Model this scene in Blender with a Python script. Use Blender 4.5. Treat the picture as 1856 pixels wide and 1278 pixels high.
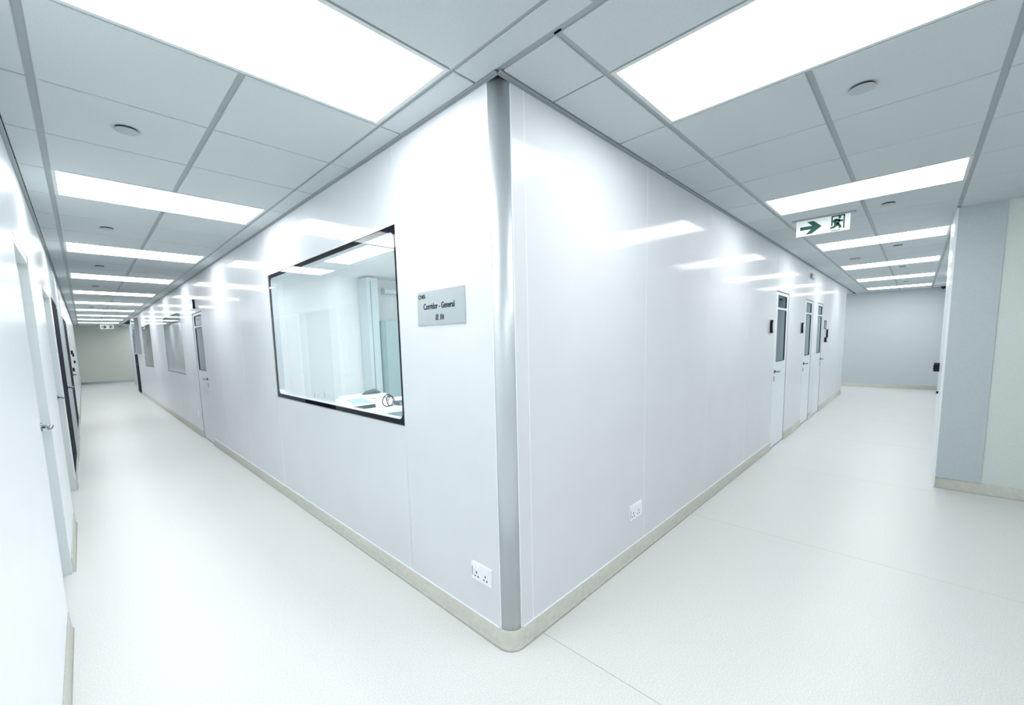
import bpy, bmesh, math, random
from mathutils import Matrix, Vector
random.seed(7)
for o in list(bpy.data.objects): bpy.data.objects.remove(o)
S = bpy.context.scene
COL = S.collection

# ---------------------------------------------------------------- camera
H = 2.589                      # ceiling height (m); 600 mm ceiling module gives the scale
W = -1.479                     # wall on the far side of the window corridor
yaw, pit, rol = (math.radians(a) for a in (44.24, -6.18, -1.32))
fw = Vector((math.cos(yaw)*math.cos(pit), math.sin(yaw)*math.cos(pit), math.sin(pit)))
rt = fw.cross(Vector((0, 0, 1))).normalized(); up = rt.cross(fw)
r2 = rt*math.cos(rol) + up*math.sin(rol); u2 = up*math.cos(rol) - rt*math.sin(rol)
cd = bpy.data.cameras.new('camera'); cam = bpy.data.objects.new('camera', cd); COL.objects.link(cam)
m = Matrix((r2, u2, -fw)).transposed().to_4x4(); m.translation = (-1.293, -1.3003, 1.489)
cam.matrix_world = m
cd.sensor_width = 36; cd.lens = 751.78*36/1856; cd.shift_y = 61.1/1856; cd.clip_start = 0.02; cd.clip_end = 100
S.camera = cam

# ---------------------------------------------------------------- world, exposure
wd = bpy.data.worlds.new('world'); S.world = wd; wd.use_nodes = True
wd.node_tree.nodes['Background'].inputs[0].default_value = (.6, .7, .75, 1)
wd.node_tree.nodes['Background'].inputs[1].default_value = 0.05
S.view_settings.view_transform = 'Standard'; S.view_settings.look = 'None'
S.view_settings.gamma = 1; S.view_settings.use_curve_mapping = False
S.view_settings.exposure = 0.08
PANEL_LIGHT = 9.0              # corridor light panels
ROOM_LIGHT = 11.0              # panels in the laboratory behind the window
S.cycles.use_denoising = True
S.cycles.max_bounces = 10; S.cycles.diffuse_bounces = 6; S.cycles.glossy_bounces = 5
S.cycles.transparent_max_bounces = 16

# ---------------------------------------------------------------- materials
def mat(name, col, rough=.5, metal=0., coat=0., coatr=.1, spec=.5, ior=1.5):
    M = bpy.data.materials.new(name); M.use_nodes = True
    b = M.node_tree.nodes['Principled BSDF']
    b.inputs['Base Color'].default_value = (*col, 1); b.inputs['Roughness'].default_value = rough
    b.inputs['Metallic'].default_value = metal; b.inputs['Coat Weight'].default_value = coat
    b.inputs['Coat Roughness'].default_value = coatr; b.inputs['Specular IOR Level'].default_value = spec
    b.inputs['IOR'].default_value = ior
    return M
def nodes(M): return M.node_tree.nodes, M.node_tree.links, M.node_tree.nodes['Principled BSDF']
def speckle(M, scale, amt, detail=3, stretch=None, inp='Base Color', wear=None):
    n, l, b = nodes(M)
    tc = n.new('ShaderNodeTexCoord'); src = tc.outputs['Object']
    if stretch:
        mp = n.new('ShaderNodeMapping'); mp.inputs['Scale'].default_value = stretch; l.new(src, mp.inputs[0]); src = mp.outputs[0]
    t = n.new('ShaderNodeTexNoise'); t.inputs['Scale'].default_value = scale; t.inputs['Detail'].default_value = detail
    l.new(src, t.inputs['Vector'])
    c = b.inputs['Base Color'].default_value[:3]
    r = n.new('ShaderNodeValToRGB'); r.color_ramp.elements[0].position = .35; r.color_ramp.elements[1].position = .65
    r.color_ramp.elements[0].color = (*[x*(1-amt) for x in c], 1); r.color_ramp.elements[1].color = (*[min(1, x*(1+amt)) for x in c], 1)
    l.new(t.outputs['Fac'], r.inputs[0]); l.new(r.outputs[0], b.inputs['Base Color'])
    if wear:
        t2 = n.new('ShaderNodeTexNoise'); t2.inputs['Scale'].default_value = wear[0]; t2.inputs['Detail'].default_value = 5
        l.new(tc.outputs['Object'], t2.inputs['Vector'])
        mr = n.new('ShaderNodeMapRange'); mr.inputs['From Min'].default_value = .3; mr.inputs['From Max'].default_value = .7
        mr.inputs['To Min'].default_value = wear[1]; mr.inputs['To Max'].default_value = wear[2]
        l.new(t2.outputs['Fac'], mr.inputs[0]); l.new(mr.outputs[0], b.inputs['Roughness'])
    return M
def bump(M, scale, strength, dist=.001, detail=2):
    n, l, b = nodes(M)
    tc = n.new('ShaderNodeTexCoord'); t = n.new('ShaderNodeTexNoise'); t.inputs['Scale'].default_value = scale; t.inputs['Detail'].default_value = detail
    l.new(tc.outputs['Object'], t.inputs['Vector'])
    bp = n.new('ShaderNodeBump'); bp.inputs['Strength'].default_value = strength; bp.inputs['Distance'].default_value = dist
    l.new(t.outputs['Fac'], bp.inputs['Height']); l.new(bp.outputs[0], b.inputs['Normal'])
    return M
def emit(name, col, s):
    M = bpy.data.materials.new(name); M.use_nodes = True
    b = M.node_tree.nodes['Principled BSDF']
    b.inputs['Base Color'].default_value = (.8, .8, .8, 1); b.inputs['Emission Color'].default_value = (*col, 1); b.inputs['Emission Strength'].default_value = s
    return M
def glass(name, tint=(.982, .992, .997), ior=1.14):
    M = bpy.data.materials.new(name); M.use_nodes = True
    n, l = M.node_tree.nodes, M.node_tree.links; n.remove(n['Principled BSDF'])
    out = n['Material Output']; tr = n.new('ShaderNodeBsdfTransparent'); tr.inputs[0].default_value = (*tint, 1)
    gl = n.new('ShaderNodeBsdfGlossy'); gl.inputs['Roughness'].default_value = .02; gl.inputs[0].default_value = (1, 1, 1, 1)
    fr = n.new('ShaderNodeFresnel')
    ge = n.new('ShaderNodeNewGeometry'); mi = n.new('ShaderNodeMapRange')     # same reflectance on both faces of a pane
    mi.inputs['To Min'].default_value = ior; mi.inputs['To Max'].default_value = 1/ior
    l.new(ge.outputs['Backfacing'], mi.inputs[0]); l.new(mi.outputs[0], fr.inputs[0])
    mx = n.new('ShaderNodeMixShader'); l.new(fr.outputs[0], mx.inputs[0]); l.new(tr.outputs[0], mx.inputs[1]); l.new(gl.outputs[0], mx.inputs[2])
    l.new(mx.outputs[0], out.inputs[0])
    return M
PAN = speckle(mat('coated_panel', (.71, .73, .755), .50, .04, .36, .095, .25), 2.5, .015)
SEAL = mat('white_sealant', (.88, .92, .93), .5)
WHITEW = speckle(mat('white_wall_paint', (.86, .90, .91), .3, 0, .3, .2), 3, .012)
GREENW = speckle(mat('pale_green_wall', (.66, .72, .68), .6), 60, .02)
GREYW = speckle(mat('grey_wall_panel', (.50, .56, .58), .55), 60, .02)
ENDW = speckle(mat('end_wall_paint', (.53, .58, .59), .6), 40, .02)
BEIGEW = speckle(mat('beige_end_wall', (.66, .68, .62), .6), 40, .02)
TILE = bump(speckle(mat('mineral_tile', (.55, .60, .61), .85), 220, .05), 400, .25, .0006)
BAR = mat('shade_grey_bar', (.33, .37, .38), .45)  # white grid bars, greyed to carry the shade they sit in
TEE = mat('shade_dark_tee', (.03, .035, .04), .6)  # near-black colour stands in for shadow in the tile seams
SLAB = mat('plenum', (.12, .13, .13), .9)
ALU = bump(mat('anodised_aluminium', (.62, .66, .68), .40, .6), 60, .05)
STEEL = speckle(mat('brushed_steel', (.62, .66, .67), .3, 1.), 40, .05, stretch=(1, 1, 30))
CHROME = mat('chrome', (.30, .33, .35), .25, 1.)
SKIRT = speckle(mat('skirting_vinyl', (.60, .60, .53), .45), 30, .05)
FLOOR = speckle(mat('speckled_vinyl', (.70, .705, .69), .32, 0, 0), 170, .10, 4, wear=(2.2, .295, .34))
BLACK = mat('black_border', (.003, .003, .008), .7, spec=.02)
DARK = mat('dark_door', (.010, .014, .024), .7, spec=.08)
GASK = mat('dark_gasket', (.03, .035, .04), .5)
GLASS = glass('window_glass'); GLASSD = glass('door_glass', (.72, .82, .87), 1.35)
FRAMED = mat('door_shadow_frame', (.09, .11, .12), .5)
NOTE = mat('notice_grey', (.16, .18, .19), .7, spec=.15)
WPL = mat('white_plastic', (.88, .90, .91), .3)
GPL = mat('grey_plastic', (.35, .38, .4), .4)
BPL = mat('black_plastic', (.011, .007, .018), .5, spec=.25)
DOORW = mat('door_enamel', (.74, .79, .81), .35, 0, .4, .15)
LEAFL = mat('painted_leaf', (.70, .74, .74), .4, 0, .2, .2)
LAMP = emit('led_diffuser', (.955, .975, 1.), PANEL_LIGHT)
LAMPR = emit('led_diffuser_laboratory', (.955, .975, 1.), ROOM_LIGHT)
DISC = mat('cover_disc', (.42, .46, .48), .5)
LAMPD = emit('added_dim_diffuser', (.85, .96, 1.), 4.0)  # for unseen panels added to brighten the door glass
LFRAME = mat('light_frame', (.62, .66, .67), .4)
GREEN = mat('exit_green', (.0, .085, .06), .5)
SIGNW = emit('exit_sign_face', (.85, .97, .95), .2)
INK = mat('sign_ink', (.01, .012, .016), .5)
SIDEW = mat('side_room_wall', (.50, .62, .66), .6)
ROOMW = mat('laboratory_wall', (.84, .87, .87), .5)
TEAL = mat('teal_cabinet', (.36, .50, .50), .4)
PALE = mat('pale_cabinet', (.66, .76, .77), .4)
DTEAL = mat('dark_teal_plastic', (.05, .10, .11), .4)

# ---------------------------------------------------------------- mesh helpers
def link(o, parent=None, kind=None, label=None, cat=None, group=None):
    COL.objects.link(o)
    if parent: o.parent = parent
    for k, v in (('kind', kind), ('label', label), ('category', cat), ('group', group)):
        if v: o[k] = v
    return o
def empty(name, loc, **k):
    o = bpy.data.objects.new(name, None); o.location = loc; o.empty_display_size = .1
    return link(o, **k)
XYZ = lambda u, v, n: (u, v, n)
LW = lambda u, v, n: (n, u, v)          # window wall: u = y, v = z, n = depth into the wall
RW = lambda u, v, n: (u, n, v)          # door wall: u = x, v = z, n = depth into the wall
FW = lambda u, v, n: (W-n, u, v)        # wall on the far side of the window corridor
class B:
    def __init__(s, f=XYZ): s.v, s.f, s.m, s.sm = [], [], f, []
    def q(s, pts): return [s.m(*p) for p in pts]
    def add(s, vs, fs, smooth=False):
        k = len(s.v); s.v += s.q(vs); s.f += [[i+k for i in f] for f in fs]; s.sm += [smooth]*len(fs); return s
    def box(s, a, b):
        (x0, y0, z0), (x1, y1, z1) = a, b
        return s.add([(x0,y0,z0),(x1,y0,z0),(x1,y1,z0),(x0,y1,z0),(x0,y0,z1),(x1,y0,z1),(x1,y1,z1),(x0,y1,z1)],
                     [(0,3,2,1),(4,5,6,7),(0,1,5,4),(1,2,6,5),(2,3,7,6),(3,0,4,7)])
    def prism(s, poly, n0, n1, smooth=False):      # polygon in (u, v) extruded along n
        k = len(poly)
        s.add([(a, b, n0) for a, b in poly]+[(a, b, n1) for a, b in poly], [list(range(k))[::-1], list(range(k, 2*k))])
        return s.add([(a, b, n0) for a, b in poly]+[(a, b, n1) for a, b in poly], [(i, (i+1) % k, (i+1) % k+k, i+k) for i in range(k)], smooth)
    def ring(s, outer, inner, n0, n1):             # frame between two loops of equal length
        k = len(outer)
        vs = [(a, b, n) for n in (n0, n1) for L in (outer, inner) for a, b in L]
        fs = []
        for i in range(k):
            j = (i+1) % k
            fs += [(i, j, j+k, i+k), (i+2*k, i+3*k, j+3*k, j+2*k), (i+k, j+k, j+3*k, i+3*k), (i, i+2*k, j+2*k, j)]
        return s.add(vs, fs)
    def tube(s, path, r, seg=10):
        P = [Vector(p) for p in path]; rings = []
        for i, p in enumerate(P):
            d = (P[min(i+1, len(P)-1)]-P[max(i-1, 0)]).normalized()
            a = d.orthogonal().normalized(); b = d.cross(a)
            if i and rings:
                a0 = (rings[-1][0]-P[i-1]); a = (a0-d*a0.dot(d)).normalized(); b = d.cross(a)
            rr = r[i] if isinstance(r, (list, tuple)) else r
            rings.append([p+(a*math.cos(t*2*math.pi/seg)+b*math.sin(t*2*math.pi/seg))*rr for t in range(seg)])
        vs = [tuple(v) for R in rings for v in R]; n = len(P)
        s.add(vs, [(i*seg+t, i*seg+(t+1) % seg, (i+1)*seg+(t+1) % seg, (i+1)*seg+t) for i in range(n-1) for t in range(seg)], True)
        return s.add(vs, [list(range(seg))[::-1], list(range((n-1)*seg, n*seg))])
    def build(s, name, mt, parent=None, origin=(0, 0, 0), **k):
        me = bpy.data.meshes.new(name); ox, oy, oz = origin
        me.from_pydata([(a-ox, b-oy, c-oz) for a, b, c in s.v], [], s.f)
        for p, sm in zip(me.polygons, s.sm): p.use_smooth = sm
        bm = bmesh.new(); bm.from_mesh(me); bmesh.ops.remove_doubles(bm, verts=bm.verts, dist=1e-6)
        bmesh.ops.recalc_face_normals(bm, faces=bm.faces); bm.to_mesh(me); bm.free()
        for mm in (mt if isinstance(mt, (list, tuple)) else [mt]): me.materials.append(mm)
        o = bpy.data.objects.new(name, me)
        if not parent: o.location = origin
        return link(o, parent, **k)
def rrect(u0, v0, u1, v1, r, seg=6):
    out = []
    for cu, cv, a0 in ((u1-r, v1-r, 0), (u0+r, v1-r, 90), (u0+r, v0+r, 180), (u1-r, v0+r, 270)):
        for i in range(seg+1):
            a = math.radians(a0+90*i/seg); out.append((cu+r*math.cos(a), cv+r*math.sin(a)))
    return out
def oval(cu, cv, ru, rv, seg=24): return [(cu+ru*math.cos(t*2*math.pi/seg), cv+rv*math.sin(t*2*math.pi/seg)) for t in range(seg)]
def inst(name, me, loc, parent): 
    o = bpy.data.objects.new(name, me); o.location = loc; return link(o, parent)
STR = dict(kind='structure')

# ---------------------------------------------------------------- floor
XE, YE, YB, XN = 13.78, 25.3, -3.3, 4.289     # ends of both corridors, wall behind, wall that narrows the door corridor
floor = B().box((W-.3, YB-.1, -.08), (14.2, YE+.3, -.004)).build('floor', SKIRT, label='pale speckled vinyl sheet floor running through both corridors', cat='floor', **STR)
xs = [W-.3, .215, 2.165, 4.115, 6.065, 8.015, 9.965, 11.915, 14.2]
for a, b in zip(xs, xs[1:]):
    B().box((a+.0015, YB-.1, -.004), (b-.0015, YE+.3, 0)).build('vinyl_sheet', FLOOR, floor)

# ---------------------------------------------------------------- ceiling
ceil = B().box((W-.2, YB-.1, H+.055), (14.1, YE+.2, H+.09)).build('ceiling', SLAB, label='suspended ceiling of square mineral tiles in a recessed grid', cat='ceiling', **STR)
cache = {}
def tile(x0, y0, x1, y1):
    k = (round(x1-x0, 3), round(y1-y0, 3))
    if k not in cache:
        a, b = k; c = .003
        s = B().add([(c, c, 0), (a-c, c, 0), (a-c, b-c, 0), (c, b-c, 0), (0, 0, c), (a, 0, c), (a, b, c), (0, b, c), (0, 0, .03), (a, 0, .03), (a, b, .03), (0, b, .03)],
                    [(0,3,2,1),(0,1,5,4),(1,2,6,5),(2,3,7,6),(3,0,4,7),(4,5,9,8),(5,6,10,9),(6,7,11,10),(7,4,8,11),(8,9,10,11)])
        o = s.build('ceiling_tile', TILE, ceil); o.location = (x0, y0, H); cache[k] = o.data; return
    inst('ceiling_tile', cache[k], (x0, y0, H), ceil)
def runner(a, b): B().box((*a, H+.007), (*b, H+.022)).build('ceiling_runner', BAR, ceil)
def tee(a, b): B().box((*a, H+.018), (*b, H+.03)).build('cross_tee', TEE, ceil)
G, g, GN = .013, .005, .008
LS, LM, LR = -.138, -.738, -1.338
RS, RM, RR = -.306, -.906, -1.506
lights = []
# corridor with the windows
ys = [.122+.6*k for k in range(-6, 43)]; ys = [y for y in ys if YB < y < YE]
edges = [YB]+ys+[YE]
colsA = [(W+.022, LR-G, None), (LR+G, LM-G, 'l'), (LM+G, LS-GN, 'l'), (LS+GN, -.018, None)]
for i, (a, b) in enumerate(zip(edges, edges[1:])):
    k = round((a-.122)/.6)
    lit = (k % 4 == 0) and b-a > .55
    if a > 23.5: lit = False
    if lit and a > YB: lights.append(('A', a, b))
    for x0, x1, c in colsA:
        if lit and c: continue
        tile(x0, a+g, x1, b-g)
for y in ys: tee((W, y-.011), (0, y+.011))
for x in (LR, LM, LS): runner((x-.016, YB), (x+.016, YE))
runner((-.02, YB), (.012, 0))
# corridor with the doors
xsB = [.341+.6*k for k in range(0, 23)]; xsB = [x for x in xsB if x < XE-.05]
edB = [0]+xsB+[XE]
for a, b in zip(edB, edB[1:]):
    k = round((a-.341)/.6); lit = a > .1 and k % 4 == 0 and b-a > .55
    if lit: lights.append(('B', a, b))
    rows = [(RS+G, -.022, None), (RM+G, RS-G, 'l'), (RR+G, RM-G, 'l')]
    if b <= XN+.4: rows += [(RR-.6+G, RR-G, None), (RR-1.2+G, RR-.6-G, None), (YB, RR-1.2-G, None)]
    else: rows += [(-1.778, RR-G, None)]
    lo = a+(.014 if a == 0 else g)
    for y0, y1, c in rows:
        if lit and c: continue
        tile(lo, y0, min(b-g, XN-.004) if (y1 < -1.55 and b > XN-.3 and b < XN+.4) else b-g, y1)
for x in xsB: tee((x-.011, YB if x < XN else -1.8), (x+.011, 0))
for y in (RS, RM, RR): runner((0, y-.016), (XE, y+.016))
for y in (RR-.6, RR-1.2): runner((0, y-.016), (XN, y+.016))
# turning at the end of the door corridor
for a in (0.02, .62, 1.22):
    for x in (11.96, 12.56, 13.16):
        if x == 12.56 and a > .1: continue
        tile(x, a+g, x+.593, a+.593)

for x in (.02, .62, 1.22):
    for y in (23.02, 23.62, 24.22, 24.82):
        if x == .62 and 23.5 < y < 24.5: continue
        tile(x, y, min(x+.593, 1.59), min(y+.593, YE))
# wall angles round the ceiling edge
TRIMS = {'trim_1': 'narrow grey metal angle where the window wall meets the ceiling', 'trim_2': 'narrow grey metal angle where the wall of three doors meets the ceiling', 'trim_3': 'narrow grey metal angle above the plain white wall opposite the windows'}
def angle(name, f, u0, u1): B(f).box((u0, H-.003, -.019), (u1, H+.004, 0)).box((u0, H-.010, -.003), (u1, H+.004, 0)).build(name, BAR, label=TRIMS[name], cat='trim', **STR)
angle('trim_1', LW, -.0, 19.2); angle('trim_2', RW, -.0, 11.9); angle('trim_3', FW, YB, YE)

# ---------------------------------------------------------------- clean-room wall with windows
def sheet(f, rects, parent, mt=PAN, n0=0, n1=.012, name='wall_panel'):
    for u0, v0, u1, v1 in rects: B(f).box((u0+.0015, v0, n0), (u1-.0015, v1, n1)).build(name, mt, parent)
def core(name, f, rects, label, mt=SEAL, n0=-.0004, n1=.05):
    s = B(f)
    for u0, v0, u1, v1 in rects: s.box((u0-.002, v0, .004), (u1+.002, v1, n1)); s.box((u0-.0018, v0, n0), (u0+.0018, v1, .004)); s.box((u1-.0018, v0, n0), (u1+.0018, v1, .004))
    return s.build(name, mt, label=label, cat='wall', **STR)
WZ0, WZ1, DZ = 1.0, 2.165, 2.045
wins = [(.852, 3.172), (8.37, 10.70), (13.28, 15.50)]
dL = (6.415, 7.195)
rl = [(.064, .0, .850, H), (.852, 0, 3.172, WZ0), (.852, WZ1, 3.172, H), (3.174, 0, 4.33, H), (4.33, 0, 5.50, H), (5.50, 0, 6.409, H), (6.409, DZ+.008, 7.201, H),
      (7.201, 0, 8.37, H), (8.37, 0, 10.70, WZ0), (8.37, WZ1, 10.70, H), (10.70, 0, 12.0, H), (12.0, 0, 13.28, H), (13.28, 0, 15.50, WZ0), (13.28, WZ1, 15.50, H),
      (15.50, 0, 16.6, H), (16.6, 0, 17.74, H), (17.74, 2.07, 18.61, H), (18.61, 0, 19.2, H)]
wl = core('wall_window_side', LW, rl, 'silver coated panel wall with wide windows beside the corner post')
sheet(LW, rl, wl)
dR = [(4.875, 5.595), (6.80, 7.47), (7.90, 8.56)]
rr = [(.072, 0, .157, H), (.157, 0, 1.335, H), (1.335, 0, 2.505, H), (2.505, 0, 3.68, H), (3.68, 0, 4.869, H), (4.869, DZ+.008, 5.601, H), (5.601, 0, 6.794, H),
      (6.794, DZ+.008, 7.476, H), (7.476, 0, 7.894, H), (7.894, DZ+.008, 8.566, H), (8.566, 0, 9.7, H), (9.7, 0, 10.8, H), (10.8, 0, 11.9, H)]
wr = core('wall_door_side', RW, rr, 'silver coated panel wall with three narrow glazed doors')
sheet(RW, rr, wr)
# end return of the door wall
we = B().box((11.85, .05, 0), (11.9, 2.0, H)).build('wall_return', PAN, label='end return of the three-door wall where the corridor turns', cat='wall', **STR)

# rounded corner post
R = .068
arc = [(R-R*math.cos(t), R-R*math.sin(t)) for t in [math.pi/2*i/12 for i in range(13)]]
def corner(off, z0, z1):
    c = R; pts = [(c-(c+off)*math.cos(t), c-(c+off)*math.sin(t)) for t in [math.pi/2*i/16 for i in range(17)]]
    return pts
s = B(); o_ = corner(.001, 0, 0); i_ = corner(-.03, 0, 0); k = len(o_)
vs = [(x, y, z) for z in (.02, H) for L in (o_, i_) for x, y in L]
s.add(vs, [(i, i+1, i+1+2*k, i+2*k) for i in range(k-1)], True)
s.add(vs, [(i+k, i+3*k, i+1+3*k, i+1+k) for i in range(k-1)]+[(0, 2*k, 3*k, k), (k-1, 2*k-1, 4*k-1, 3*k-1)]+[(i+2*k, i+1+2*k, i+1+3*k, i+3*k) for i in range(k-1)]+[(i, i+k, i+1+k, i+1) for i in range(k-1)])
post = s.build('trim_4', ALU, label='tall rounded aluminium post on the outer corner between both corridors', cat='corner post', **STR)
for f, u in ((LW, R+.001), (RW, R+.001)):
    B(f).box((u-.002, .1, -.001), (u+.0025, H-.02, .004)).build('sealant_bead', SEAL, post)

# skirting
def skirt_profile(): return [(0, .0), (.016, .0), (.009, .010), (.007, .022), (.006, .097), (.004, .1), (0, .1)]
def skirting(name, path, label, close=None):
    # path: list of ((x, y), (nx, ny)) with outward normals
    P = skirt_profile(); s = B(); k = len(P)
    vs = [(x+nx*d, y+ny*d, z) for (x, y), (nx, ny) in path for d, z in P]
    s.add(vs, [(i*k+j, (i+1)*k+j, (i+1)*k+(j+1) % k, i*k+(j+1) % k) for i in range(len(path)-1) for j in range(k)], True)
    s.add(vs, [list(range(k)), list(range((len(path)-1)*k, len(path)*k))])
    return s.build(name, SKIRT, label=label, cat='baseboard', **STR)
path = [((0, 6.405), (-1, 0)), ((0, R), (-1, 0))]+[((R-R*math.cos(t), R-R*math.sin(t)), (-math.cos(t), -math.sin(t))) for t in [math.pi/2*i/12 for i in range(1, 12)]]+[((R, 0), (0, -1)), ((4.865, 0), (0, -1))]
bb = skirting('baseboard_corner', path, 'beige coved skirting bending round the foot of the corner post')
for f, u0, u1 in ((LW, .08, 6.40), (RW, .08, 4.86)): B(f).box((u0, .0995, -.0065), (u1, .1025, 0)).build('sealant_line', SEAL, bb)
skirting('baseboard_window_side', [((0, 17.74), (-1, 0)), ((0, 7.205), (-1, 0))], 'beige skirting under the two far windows')
for i, (a, b) in enumerate(((5.605, 6.79), (7.48, 7.89), (8.57, 11.9))):
    skirting('baseboard_door_side_%d' % (i+1), [((a, 0), (0, -1)), ((b, 0), (0, -1))], ['beige skirting between the first two glazed doors from the corner', 'short beige skirting between the two close-set glazed doors', 'beige skirting beyond the last glazed door'][i])

# ---------------------------------------------------------------- windows
def window(n, u0, u1, label, room):
    w = empty('window_%d' % n, LW(u0, WZ0, 0), label=label, cat='window', **STR); og = LW(u0, WZ0, 0)
    out = rrect(u0+.002, WZ0+.002, u1-.002, WZ1-.002, .0001); inn = rrect(u0+.033, WZ0+.033, u1-.033, WZ1-.033, .045)
    B(LW).ring(out, inn, .006, .009).build('black_border', BLACK, w, og)
    in2 = rrect(u0+.036, WZ0+.036, u1-.036, WZ1-.036, .042); B(LW).ring(inn, in2, .009, .055).build('spacer_frame', ALU, w, og)
    bk = rrect(u0+.06, WZ0+.06, u1-.06, WZ1-.06, .03)
    B(LW).ring(out, inn, .056, .060).build('inner_border', ALU, w, og)
    B(LW).box((u0+.002, WZ0+.002, .002), (u1-.002, WZ1-.002, .005)).build('glass_pane', GLASS, w, og)
    B(LW).box((u0+.002, WZ0+.002, .0605), (u1-.002, WZ1-.002, .063)).build('glass_pane', GLASS, w, og)
    B(LW).ring(rrect(u0-.001, WZ0-.001, u1+.001, WZ1+.001, .0005), rrect(u0+.003, WZ0+.003, u1-.003, WZ1-.003, .0005), -.0015, .004).build('edge_trim', STEEL, w, og)
    return w
window(1, *wins[0], 'wide fixed window with black border looking into the bright laboratory', 0)
window(2, *wins[1], 'wide dark-edged window just past the single glazed door', 1)
window(3, *wins[2], 'wide window farthest along the window wall', 1)

# ---------------------------------------------------------------- doors
def lever(f, u, v, n, du, parent, og, L=.12, mt=CHROME):
    s = B(f); s.tube([(u, v, n+.002), (u, v, n-.008)], .026, 18); s.tube([(u, v, n-.006), (u, v, n-.045)], .010, 12)
    s.tube([(u-du*.012, v, n-.045), (u+du*.02, v, n-.047), (u+du*L*.8, v, n-.045), (u+du*L, v, n-.040)], [.011, .0115, .010, .008], 12)
    return s.build('lever_handle', mt, parent, og)
def lock(f, u, v, n, parent, og):
    s = B(f); s.prism(rrect(u-.015, v-.034, u+.015, v+.034, .0149), n-.006, n+.002); s.build('lock_plate', GPL, parent, og)
def gdoor(name, f, u0, u1, hand, label, top=DZ, mt=DOORW):
    og = f(u0, 0, 0); d = empty(name, og, label=label, cat='door', **STR)
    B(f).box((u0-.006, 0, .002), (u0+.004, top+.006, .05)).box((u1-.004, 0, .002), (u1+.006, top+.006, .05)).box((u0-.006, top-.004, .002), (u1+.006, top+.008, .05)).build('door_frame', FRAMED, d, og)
    m_ = .115; g0, g1 = u0+m_, u1-m_; z0, z1, z2, z3 = 1.14, 1.82, 1.845, 2.005
    s = B(f).box((u0+.006, .012, .004), (g0, top-.006, .045)).box((g1, .012, .004), (u1-.006, top-.006, .045)).box((g0, .012, .004), (g1, z0, .045)).box((g0, z3, .004), (g1, top-.006, .045))
    leaf = s.build('door_leaf', mt, d, og)
    B(f).box((g0, z1, .004), (g1, z2, .045)).build('glazing_bar', mt, leaf, og)
    for a, b in ((z0, z1), (z2, z3)):
        B(f).ring(rrect(g0, a, g1, b, .0002), rrect(g0+.010, a+.010, g1-.010, b-.010, .0002), .003, .020).build('gasket', GASK, leaf, og)
        B(f).box((g0+.004, a+.004, .010), (g1-.004, b-.004, .014)).build('glass_pane', GLASSD, leaf, og)
    B(f).box((u0+.006, .002, .008), (u1-.006, .013, .04)).build('bottom_seal', BPL, d, og)
    hu = u0+.055 if hand < 0 else u1-.055
    lever(f, hu, 1.02, .004, -hand, leaf, og); lock(f, hu, .925, .004, leaf, og)
    return d
gdoor('door_1', RW, *dR[0], -1, 'narrow white glazed door closest to the corner post')
gdoor('door_2', RW, *dR[1], -1, 'middle white glazed door of the three')
gdoor('door_3', RW, *dR[2], 1, 'white glazed door with a card reader beside it')
gdoor('door_4', LW, *dL, -1, 'single silver glazed door between the first and second window', mt=PAN)
# dark door at the far end of the window wall
og = LW(17.75, 0, 0); d = empty('door_5', og, label='dark solid door beyond the last window', cat='door', **STR)
lf = B(LW).box((17.75, .01, -.02), (18.60, 2.06, .03)).build('door_leaf', DARK, d, og); lever(LW, 17.85, 1.0, -.02, 1, lf, og)

# ---------------------------------------------------------------- wall opposite the windows
d1, d2, dk1, dk2 = (1.88, 2.71), (3.87, 5.12), (5.42, 6.75), (9.2, 11.0)
T = 2.08
rf = [(YB, 0, d1[0], H), (d1[0], T, d1[1], H), (d1[1], 0, d2[0], H), (d2[0], T, d2[1], H), (d2[1], 0, dk1[0], H), (dk1[0], T, dk1[1], H), (dk1[1], 0, dk2[0], H), (dk2[0], T, dk2[1], H), (dk2[1], 0, YE, H)]
s = B(FW)
for u0, v0, u1, v1 in rf: s.box((u0, v0, 0), (u1, v1, .12))
wf = s.build('wall_left', WHITEW, label='glossy white wall opposite the windows with recessed doors', cat='wall', **STR)
B(FW).box((dk1[0], T, -.004), (8.6, H-.02, .0)).build('wall_panel', GREYW, wf)
B(FW).box((6.80, .1, -.003), (9.15, T-.02, .0)).build('wall_panel', GREYW, wf)
def recessed(name, u0, u1, label, mt=LEAFL, rec=.043, dark=False, hz=1.02):
    og = FW(u0, 0, 0); d = empty(name, og, label=label, cat='door', **STR)
    t = .022
    B(FW).box((u0, 0, .002), (u0+t, T, .11)).box((u1-t, 0, .002), (u1, T, .11)).box((u0, T-.045, .002), (u1, T, .11)).build('door_frame', LEAFL if not dark else DARK, d, og)
    z0 = .012 if not dark else .13
    lf = B(FW).box((u0+t, z0, rec), (u1-t, T-.045, rec+.04)).build('door_leaf', mt, d, og)
    if dark: B(FW).box((u0+t, .008, rec-.004), (u1-t, .13, rec+.036)).build('kick_plate', STEEL, d, og)
    lever(FW, u1-.09, hz, rec, -1, lf, og)
    return d
recessed('door_6', *d1, 'white recessed door in the plain wall, the one opposite the wide bright window')
recessed('door_7', *d2, 'white recessed door beside the dark doors in the plain wall')
recessed('door_8', *dk1, 'first dark door in the plain wall after the white doors', DARK, -.004, True)
recessed('door_9', *dk2, 'second dark door farther along the plain wall', DARK, -.004, True)
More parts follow.
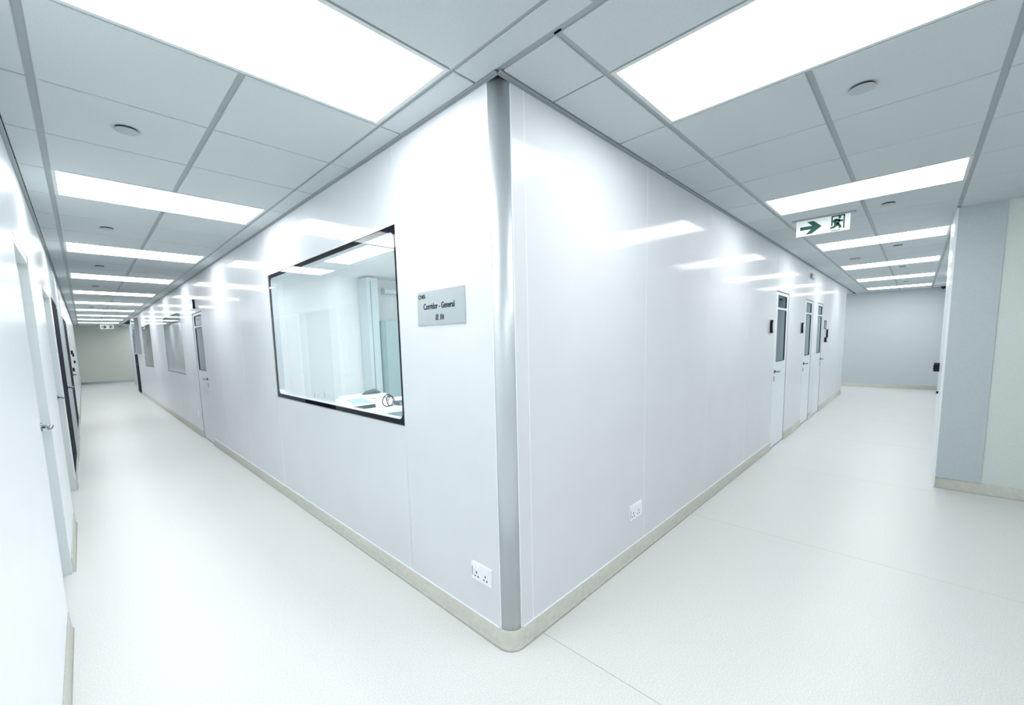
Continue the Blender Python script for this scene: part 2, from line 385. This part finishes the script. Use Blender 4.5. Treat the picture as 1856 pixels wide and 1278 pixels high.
for i, (a, b) in enumerate(((YB, d1[0]), (d1[1], d2[0]), (d2[1], dk1[0]), (dk1[1], dk2[0]), (dk2[1], YE))):
    skirting('baseboard_left_%d' % (i+1), [((W, a), (1, 0)), ((W, b), (1, 0))], ['beige skirting leading up to the nearest recessed white door', 'beige skirting between the two recessed white doors', 'short beige skirting between white and dark doors', 'beige skirting between the two dark doors', 'long beige skirting after the second dark door'][i])

# ---------------------------------------------------------------- other walls
B().box((W, YE, 0), (1.7, YE+.1, H)).build('wall_end_left', BEIGEW, label='plain end wall of the long window corridor under the far exit sign', cat='wall', **STR)
skirting('baseboard_end_left', [((W, YE), (0, -1)), ((1.6, YE), (0, -1))], 'dark skirting across the end of the window corridor').data.materials[0] = GREYW
B().box((.16, 19.2, 0), (1.6, 23.0, H)).build('wall_far_side', GREYW, label='grey set-back wall beyond the dark end door', cat='wall', **STR)
B().box((XE, -1.9, 0), (XE+.1, 2.0, H)).build('wall_end_right', ENDW, label='plain grey end wall of the door corridor', cat='wall', **STR)
skirting('baseboard_end_right', [((XE, -1.8), (-1, 0)), ((XE, 2.0), (-1, 0))], 'skirting along the end wall of the door corridor')
B().box((11.85, 2.0, 0), (XE+.1, 2.1, H)).build('wall_turning', ENDW, label='pale wall closing the turning past the three-door wall', cat='wall', **STR)
wn = B().box((XN+.012, -3.4, 0), (5.05, -1.498, H)).build('wall_right', GREENW, label='pale green wall standing out into the corridor across from the doors', cat='wall', **STR)
B().box((XN+.002, -1.795, .102), (XN+.012, -1.506, H)).build('cladding_panel', GREYW, wn)
B().box((XN, -1.506, 0), (XN+.035, -1.494, H)).build('corner_bead', WHITEW, wn)
B().box((XN+.035, -1.498, 0), (5.05, -1.490, H)).build('side_lining', WHITEW, wn)
skirting('baseboard_right', [((XN+.012, -3.3), (-1, 0)), ((XN+.012, -1.498), (-1, 0))], 'beige skirting at the foot of the pale green projecting wall')
B().box((5.05, -1.9, 0), (XE+.1, -1.8, H)).build('wall_right_far', WHITEW, label='white wall facing the three glazed doors farther in', cat='wall', **STR)
B().box((W-.1, YB-.1, 0), (XN+.8, YB, H)).build('wall_back', WHITEW, label='white wall behind the viewpoint', cat='wall', **STR)

# ---------------------------------------------------------------- rooms inside the block
def room(tag, x0, y0, x1, y1, label, wm, cz=2.58, op=''):
    t = .04
    parts = {'n': ((x0, y1, 0), (x1, y1+t, cz)), 'e': ((x1, y0, 0), (x1+t, y1, cz)), 's': ((x0, y0-t, 0), (x1, y0, cz)), 'w': ((x0-t, y0, 0), (x0, y1, cz))}
    s = B()
    for k in parts:
        if k not in op: s.box(*parts[k])
    s.build('wall_'+tag, wm, label=label, cat='wall', **STR)
    B().box((x0-t, y0-t, cz), (x1+t, y1+t, cz+.03)).build('ceiling_'+tag, wm, label='plain ceiling of '+label.split(' of ')[-1], cat='ceiling', **STR)
room('laboratory', .07, .10, 3.2, 5.30, 'white walls of the bright laboratory behind the first window', ROOMW, op='w')
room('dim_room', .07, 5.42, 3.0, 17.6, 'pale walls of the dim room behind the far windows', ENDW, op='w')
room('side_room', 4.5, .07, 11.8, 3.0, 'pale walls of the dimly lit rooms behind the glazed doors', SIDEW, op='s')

# ---------------------------------------------------------------- ceiling lights
ordn = ['first', 'second', 'third', 'fourth', 'fifth', 'sixth', 'seventh', 'eighth', 'ninth', 'tenth', 'eleventh', 'twelfth']
def light(x0, y0, x1, y1, label, group, mt=LAMP, z=H):
    og = ((x0+x1)/2, (y0+y1)/2, z)
    L = empty('ceiling_light', og, label=label, cat='ceiling light', group=group)
    f = .019
    B().ring(rrect(x0, y0, x1, y1, .0002, 1), rrect(x0+f, y0+f, x1-f, y1-f, .0002, 1), z+.001, z+.02).build('frame', LFRAME, L, og)
    B().box((x0+f-.002, y0+f-.002, z+.004), (x1-f+.002, y1-f+.002, z+.018)).build('diffuser', mt, L, og)
na = nb = 0
for t, a, b in lights:
    if t == 'A':
        if a < 0: light(LR+.012, a+.004, LS-.012, b-.004, 'rectangular light panel in the ceiling short of the corner post, before the window corridor', 'light panels of the window corridor'); continue
        light(LR+.012, a+.004, LS-.012, b-.004, 'rectangular light panel over the window corridor, %s from the corner post' % ordn[na], 'light panels of the window corridor'); na += 1
    else:
        light(a+.004, RR+.012, b-.004, RS-.012, 'rectangular light panel over the three-door corridor, %s from the corner post' % ordn[nb], 'light panels of the door corridor'); nb += 1
B().box((1.6, 22.9, 0), (1.7, YE, H)).build('wall_far_turning', ENDW, label='pale wall closing the turning at the far end of the window corridor', cat='wall', **STR)
light(.617, 23.624, 1.213, 24.81, 'rectangular light panel in the turning at the far end of the window corridor', 'light panels of the window corridor')
light(12.558, .624, 13.154, 1.81, 'rectangular light panel in the turning past the three-door wall', 'light panels of the door corridor')
for i, (x, y) in enumerate(((1.0, 1.5), (1.0, 3.6), (2.3, 2.6))):
    light(x-.3, y-.6, x+.3, y+.6, ['laboratory light panel near the window corner', 'laboratory light panel over the bench', 'laboratory light panel near the cabinets'][i], 'laboratory light panels', LAMPR, 2.555)

for i, x in enumerate((5.2, 7.3, 9.6)):  # added panels, out of sight, lighting the rooms behind the door glass
    light(x-.6, 1.2, x+.6, 1.8, 'added dim light panel inside the room behind %s' % ['the glazed door closest to the corner post', 'the middle glazed door', 'the glazed door with the card reader'][i], 'added dim room light panels', LAMPD, 2.555)
# ---------------------------------------------------------------- ceiling discs and fittings
def disc(x, y, label, group):
    og = (x, y, H); d = empty('sprinkler_cover', og, label=label, cat='sprinkler cover', group=group)
    B().prism(oval(x, y, .048, .048, 28), H-.012, H-.009).build('cover_plate', DISC, d, og)
    B().prism(oval(x, y, .043, .043, 28), H-.010, H+.004).build('neck', GASK, d, og)  # dark colour deepens the shadow gap behind the disc
for i, y in enumerate((1.60, 4.0, 6.4, 8.8, 13.6)): disc(-1.037, y, 'round flat cover disc in the window corridor ceiling, %s from the corner post' % ordn[i], 'cover discs of the window corridor')
for i, x in enumerate((1.25, 3.62, 6.035, 8.42, 11.3)): disc(x, -1.06, 'round flat cover disc in the door corridor ceiling, %s from the corner post' % ordn[i], 'cover discs of the door corridor')
og = (6.76, -.585, H); d = empty('ceiling_grille', og, label='small rectangular grey grille in the door corridor ceiling', cat='grille')
B().ring(rrect(6.70, -.645, 6.82, -.525, .004), rrect(6.712, -.633, 6.808, -.537, .002), H-.012, H+.001).build('frame', GPL, d, og)
for i in range(5): B().box((6.714+.019*i, -.634, H-.010), (6.724+.019*i, -.536, H-.001)).build('slat', GPL, d, og)
# small dome camera at the end wall
og = (13.6, -1.70, H); d = empty('security_camera', og, label='small black ceiling camera in the corner of the end wall', cat='camera')
B().tube([(13.6, -1.70, H+.001), (13.6, -1.70, H-.02)], .045, 18).build('base', BPL, d, og)
B().tube([(13.6, -1.70, H-.018), (13.6, -1.70, H-.035), (13.6, -1.70, H-.052), (13.6, -1.70, H-.062)], [.04, .037, .025, .008], 18).build('dome', BPL, d, og)

# ---------------------------------------------------------------- exit signs
def exit_sign(f, u0, u1, v0, v1, n, label, flip=False):
    og = f((u0+u1)/2, v0, n); d = empty('exit_sign', og, label=label, cat='exit sign')
    wv, hv = u1-u0, v1-v0
    X = (lambda a: u1-a*wv) if flip else (lambda a: u0+a*wv); Y = lambda b: v0+b*hv
    B(f).box((u0-.035, H-.012, n-.018), (u1+.035, H+.001, n+.030)).build('mounting_bar', GPL, d, og)
    B(f).box((u0, v0, n), (u1, H-.010, n+.010)).build('sign_panel', SIGNW, d, og)
    sx = [(.08, .37), (.29, .37), (.19, .08), (.31, .10), (.49, .46), (.34, .84), (.21, .84), (.31, .57), (.08, .57)]
    B(f).prism([(X(a), Y(b)) for a, b in sx], n-.002, n).build('arrow', GREEN, d, og)
    # doorway outline
    s = B(f)
    fr = lambda a0, b0, a1, b1: s.box((min(X(a0), X(a1)), Y(b0), n-.002), (max(X(a0), X(a1)), Y(b1), n))
    fr(.665, .36, .69, .93); fr(.665, .86, .905, .93); fr(.88, .12, .905, .93); fr(.67, .04, .83, .08)
    s.build('doorway_outline', GREEN, d, og)
    s = B(f)
    def limb(p, q, w):
        (a0, b0), (a1, b1) = p, q; x0, y0, x1, y1 = X(a0), Y(b0), X(a1), Y(b1)
        L = math.hypot(x1-x0, y1-y0); nx, ny = -(y1-y0)/L*w*hv*.65, (x1-x0)/L*w*hv*.65
        s.prism([(x0+nx, y0+ny), (x1+nx, y1+ny), (x1-nx, y1-ny), (x0-nx, y0-ny)], n-.002, n)
    s.prism([(X(.815)+.075*hv*math.cos(t*math.pi/6), Y(.80)+.075*hv*math.sin(t*math.pi/6)) for t in range(12)], n-.002, n)
    limb((.79, .70), (.755, .42), .20); limb((.79, .68), (.83, .56), .09); limb((.83, .57), (.875, .60), .08)
    limb((.77, .68), (.715, .66), .09); limb((.717, .67), (.70, .54), .08)
    limb((.765, .44), (.82, .33), .12); limb((.815, .34), (.835, .18), .10)
    limb((.755, .43), (.73, .27), .12); limb((.735, .27), (.655, .24), .09)
    s.build('running_figure', GREEN, d, og)
EXR = lambda u, v, n: (3.66+n, u, v)
exit_sign(EXR, -.805, -.395, 2.432, 2.585, 0, 'hanging exit sign with green arrow and running figure above the three-door corridor', flip=True)
EXL = lambda u, v, n: (u, 23.0+n, v)
exit_sign(EXL, -.696, -.285, 2.39, 2.55, 0, 'small distant exit sign at the far end of the window corridor')

# ---------------------------------------------------------------- room sign
og = LW(.655, 1.585, 0); sg = empty('room_sign', og, label='brushed steel room plate lettered Corridor General beside the wide window', cat='sign')
SU0, SU1, SV0, SV1 = .255, .656, 1.584, 1.760
B(LW).prism(rrect(SU0, SV0, SU1, SV1, .002, 2), -.006, -.0005).build('plate', STEEL, sg, og)
def text(body, u, v, size, name, sx=1., bold=0.):
    cu = bpy.data.curves.new(name, 'FONT'); cu.body = body; cu.size = size; cu.extrude = .0004; cu.offset = bold
    t = bpy.data.objects.new(name, cu); COL.objects.link(t)
    dg = bpy.context.evaluated_depsgraph_get(); me = bpy.data.meshes.new_from_object(t.evaluated_get(dg)); bpy.data.objects.remove(t)
    me.materials.clear(); me.materials.append(INK)
    # letters run towards -y on the window wall
    for vtx in me.vertices:
        a, b, c = vtx.co; p = LW(u-a*sx, v+b, -.0066-c); vtx.co = (p[0]-og[0], p[1]-og[1], p[2]-og[2])
    link(bpy.data.objects.new(name, me), sg)
text('CN05', SU1-.014, SV1-.036, .030, 'room_code', .88, .0004)
text('Corridor - General', SU1-.058, SV0+.082, .043, 'room_name', .79, .0009)
text('走 廊', SU1-.160, SV0+.026, .033, 'room_name_chinese', 1.0, .0006)

# ---------------------------------------------------------------- sockets
def socket(f, u0, v0, u1, v1, du, label, double=True):
    og = f((u0+u1)/2, v0, 0); d = empty('wall_socket', og, label=label, cat='socket')
    fa = B(f).prism(rrect(u0, v0, u1, v1, .006, 4), -.010, 0).build('face_plate', WPL, d, og)
    w, h = u1-u0, v1-v0
    P = lambda a: (u0+a*w) if du > 0 else (u1-a*w)
    cs = (.27, .70) if double else (.5,)
    for c in cs:
        for a, b, pw, ph in ((0, .46, .0035, .006), (-.075 if double else -.14, .24, .005, .0032), (.075 if double else .14, .24, .005, .0032)):
            x, y = P(c+a), v0+b*h
            B(f).box((x-pw, y-ph, -.0108), (x+pw, y+ph, -.009)).build('pin_hole', GASK, fa, og)
        x = P(c+(.12 if double else .2)); y = v0+.74*h
        B(f).box((x-.008, y-.011, -.0135), (x+.008, y+.011, -.009)).build('rocker_switch', WPL, d, og)
    x = P(.055); B(f).box((x-.0035, v0+.2*h, -.0106), (x+.0035, v0+.72*h, -.009)).build('label_strip', GPL, d, og)
socket(LW, .120, .288, .270, .380, -1, 'white double socket low on the window wall beside the corner post')
socket(RW, 1.122, .282, 1.290, .383, 1, 'white double socket low on the three-door wall')
socket(LW, 7.42, .33, 7.51, .42, -1, 'small white socket low beside the single glazed door', False)

# ---------------------------------------------------------------- oval wall devices
def oval_device(f, u, v, label, h=.085, w=.042):
    og = f(u, v-h, 0); d = empty('door_release', og, label=label, cat='door release')
    B(f).prism(rrect(u-w-.008, v-h-.006, u+w+.008, v+h+.006, w*.9, 6), -.010, 0).build('back_plate', STEEL, d, og)
    B(f).prism(oval(u, v, w*.95, h*.95), -.034, -.009, True).build('body', BPL, d, og)
    B(f).prism(oval(u, v, w*.72, h*.78), -.040, -.033, True).build('face', STEEL, d, og)
oval_device(RW, 4.60, 1.595, 'oval dark and steel door release before the first glazed door')
oval_device(RW, 6.50, 1.592, 'oval dark and steel door release before the middle glazed door')
oval_device(RW, 9.02, 1.50, 'oval dark and steel door release above the card reader')
oval_device(LW, 6.84, 2.18, 'oval dark and steel fitting above the single glazed door', .075, .04)
og = RW(8.88, 1.33, 0); d = empty('card_reader', og, label='black card reader beside the last glazed door', cat='card reader')
B(RW).prism(rrect(8.84, 1.33, 8.93, 1.425, .015), -.035, 0).build('housing', BPL, d, og)
B(RW).prism(rrect(8.855, 1.36, 8.915, 1.41, .008), -.037, -.034).build('reader_face', GPL, d, og)
og = RW(8.88, 1.585, 0); d = empty('notice_plate', og, label='grey notice plate above the door release by the last glazed door', cat='sign')
B(RW).prism(rrect(8.72, 1.585, 8.98, 1.755, .004), -.008, 0).build('plate', NOTE, d, og)
for i in range(3): B(RW).box((8.75, 1.62+.04*i, -.009), (8.93-.03*i, 1.632+.04*i, -.0075)).build('text_line', LFRAME, d, og)
og = RW(7.15, 2.40, 0); d = empty('wall_vent', og, label='small grey box high on the wall over the middle glazed door', cat='vent')
B(RW).prism(rrect(7.06, 2.40, 7.30, 2.475, .006), -.03, 0).build('body', GPL, d, og)
for i in range(3): B(RW).box((7.08, 2.415+.018*i, -.033), (7.28, 2.423+.018*i, -.029)).build('slat', LFRAME, d, og)
# dark box on the projecting wall's corridor side
SD = lambda u, v, n: (u, -1.490+n, v)
og = SD(4.98, 1.06, 0); d = empty('wall_box', og, label='dark purple-black box fixed to the side of the pale green projecting wall', cat='wall box')
B(SD).prism([(4.94, 1.07), (5.00, 1.07), (5.00, 1.16), (4.955, 1.16), (4.94, 1.145)], 0, .042).build('housing', BPL, d, og)
B(SD).box((4.95, 1.08, .041), (4.99, 1.135, .045)).build('cover', BPL, d, og)
og = SD(4.75, .86, 0); d = empty('door_stop', og, label='small dark knob low on the side of the projecting wall', cat='door stop')
B(SD).tube([(4.75, .87, -.002), (4.75, .87, .006), (4.75, .87, .014)], [.012, .012, .018], 14).build('knob', BPL, d, og)
# dark fittings far along the plain wall
for i, (y, z, w, h) in enumerate(((12.2, 1.42, .08, .09), (13.4, 1.36, .07, .08), (14.4, 1.18, .10, .07), (11.6, 1.06, .08, .08))):
    og = FW(y, z, 0); d = empty('wall_box', og, label='small dark box on the plain wall past the second dark door, %s along' % ordn[i], cat='wall box')
    B(FW).prism(rrect(y-w/2, z, y+w/2, z+h, .012), -.03, 0).build('housing', BPL, d, og)
    B(FW).prism(rrect(y-w/2+.015, z+.02, y+w/2-.015, z+h-.02, .008), -.033, -.029).build('cover', BPL, d, og)
# glazed wall case at the far end of the window wall
og = LW(16.3, 1.35, 0); d = empty('display_case', og, label='shallow glazed case hanging on the window wall before the dark end door', cat='display case')
B(LW).box((16.30, 1.35, -.10), (17.20, 1.40, 0)).box((16.30, 2.46, -.10), (17.20, 2.50, 0)).box((16.30, 1.40, -.10), (16.34, 2.46, 0)).box((17.16, 1.40, -.10), (17.20, 2.46, 0)).build('case_frame', GPL, d, og)
B(LW).box((16.34, 1.40, -.09), (17.16, 2.46, -.085)).build('glass_pane', GLASSD, d, og)
B(LW).box((16.34, 1.40, -.01), (17.16, 2.46, 0)).build('back_board', TEAL, d, og)

# ---------------------------------------------------------------- laboratory contents
TZ = .80; TY0, TY1, TX0, TX1 = 2.68, 3.55, .25, 2.3
og = (TX0, TY0, 0); t = empty('lab_bench', og, label='white laboratory bench seen through the wide window', cat='bench')
B().box((TX0, TY0, TZ-.04), (TX1, TY1, TZ)).build('bench_top', WPL, t, og)
for x in (TX0+.04, TX1-.09):
    for y in (TY0+.06, TY1-.11): B().box((x, y, 0), (x+.05, y+.05, TZ-.04)).build('leg', GPL, t, og)
B().box((TX0+.05, TY0+.07, TZ-.09), (TX1-.05, TY0+.10, TZ-.04)).build('apron', TEAL, t, og)
B().box((TX0+.3, TY0+.12, .12), (TX0+.85, TY1-.1, TZ-.045)).build('drawer_unit', TEAL, t, og)  # teal puts the shade under the bench into the colour
# white instrument with dark base
og = (.62, 2.95, TZ); d = empty('bench_instrument', og, label='white bench instrument with dark base and sloping screen', cat='instrument')
SI = lambda u, v, n: (n, u, v)
B(SI).prism([(2.93, TZ), (3.22, TZ), (3.22, TZ+.04), (2.95, TZ+.04)], .60, .90).build('base', DTEAL, d, og)
B(SI).prism([(2.92, TZ+.04), (3.24, TZ+.04), (3.24, TZ+.10), (3.13, TZ+.10), (2.92, TZ+.05)], .59, .91).build('body', WPL, d, og)
B(SI).prism([(2.95, TZ+.0575), (3.11, TZ+.0955), (3.11, TZ+.099), (2.95, TZ+.061)], .66, .85).build('screen', TEAL, d, og)
B(SI).prism([(2.90, TZ), (2.96, TZ), (2.96, TZ+.03), (2.93, TZ+.035)], .56, .74).build('front_grip', DTEAL, d, og)
# second instrument behind, with dark lid
og = (.8, 3.3, TZ); d = empty('bench_scanner', og, label='low white box with a dark humped lid at the back of the bench', cat='instrument')
B().box((.74, 3.30, TZ), (1.24, 3.52, TZ+.095)).build('body', WPL, d, og)
B().box((.76, 3.295, TZ+.045), (1.10, 3.30, TZ+.055)).build('tray_slot', GPL, d, og)
B().tube([(.98, 3.40, TZ+.10), (1.03, 3.40, TZ+.105), (1.13, 3.40, TZ+.11), (1.21, 3.40, TZ+.10)], [.01, .034, .044, .01], 14).build('lid', DTEAL, d, og)
# coil of cable
og = (.98, 2.85, TZ); d = empty('cable_coil', og, label='upright loop of black cable on the bench by the window edge', cat='cable')
c = Vector((1.00, 2.85, TZ+.072))
s = B(); s.tube([tuple(c+Vector((.064*math.cos(a), .01*math.sin(a*2), .066*math.sin(a)))) for a in [i*2*math.pi/28 for i in range(29)]], .0055, 8)
for a in (.9, 2.2, 4.7): s.tube([tuple(c), tuple(c+Vector((.062*math.cos(a), 0, .062*math.sin(a))))], .0035, 6)
s.build('loop', BPL, d, og)
s = B(); c2 = c+Vector((.05, .03, -.012)); s.tube([tuple(c2+Vector((.05*math.cos(a), .015*math.sin(a), .055*math.sin(a)))) for a in [i*2*math.pi/24 for i in range(25)]], .0045, 8); s.build('loop', BPL, d, og)
og = (1.2, 2.9, TZ); d = empty('adapter_box', og, label='dark adapter box on the bench beside the cable loop', cat='adapter')
B().prism(rrect(1.12, 2.83, 1.25, 2.95, .015), TZ, TZ+.042).build('case', DTEAL, d, og)
B().box((1.135, 2.827, TZ+.012), (1.235, 2.833, TZ+.03)).build('front_label', GPL, d, og)
# cabinets at the back wall
og = (2.13, 4.85, 0); d = empty('steel_cabinet', og, label='tall teal-grey steel cabinet at the back of the laboratory', cat='cabinet')
B().box((2.13, 4.86, 0), (2.95, 5.29, 1.87)).build('body', TEAL, d, og)
dr = B().box((2.14, 4.845, .05), (2.535, 4.86, 1.85)).build('door', TEAL, d, og); B().tube([(2.38, 4.845, 1.40), (2.38, 4.82, 1.40)], .018, 14).build('knob', BPL, dr, og)
dr = B().box((2.545, 4.845, .05), (2.94, 4.86, 1.85)).build('door', TEAL, d, og); B().tube([(2.57, 4.845, .75), (2.57, 4.82, .75)], .018, 14).build('knob', BPL, dr, og)
og = (1.93, 5.1, 0); d = empty('service_column', og, label='pale full-height service column left of the steel cabinet', cat='column')
B().box((1.93, 5.0, 0), (2.115, 5.29, 2.55)).build('casing', PALE, d, og)
B().box((1.985, 4.99, .1), (1.995, 5.0, 2.5)).build('edge_strip', GPL, d, og)
og = (2.1, 4.98, 2.4); d = empty('cable_trunking', og, label='pale trunking along the laboratory back wall above the cabinet', cat='trunking')
B().box((2.34, 5.18, 2.34), (3.19, 5.29, 2.42)).build('body', PALE, d, og); B().box((2.34, 5.17, 2.37), (3.19, 5.18, 2.39)).build('cover_strip', WPL, d, og)
BW = lambda u, v, n: (u, 5.30+n, v)
for i, x in enumerate((1.12, 1.27)):
    socket(BW, x, .67, x+.12, .80, 1, ['white socket on the laboratory back wall, the one farther from the cabinets', 'white socket on the laboratory back wall, the one closer to the cabinets'][i], False)
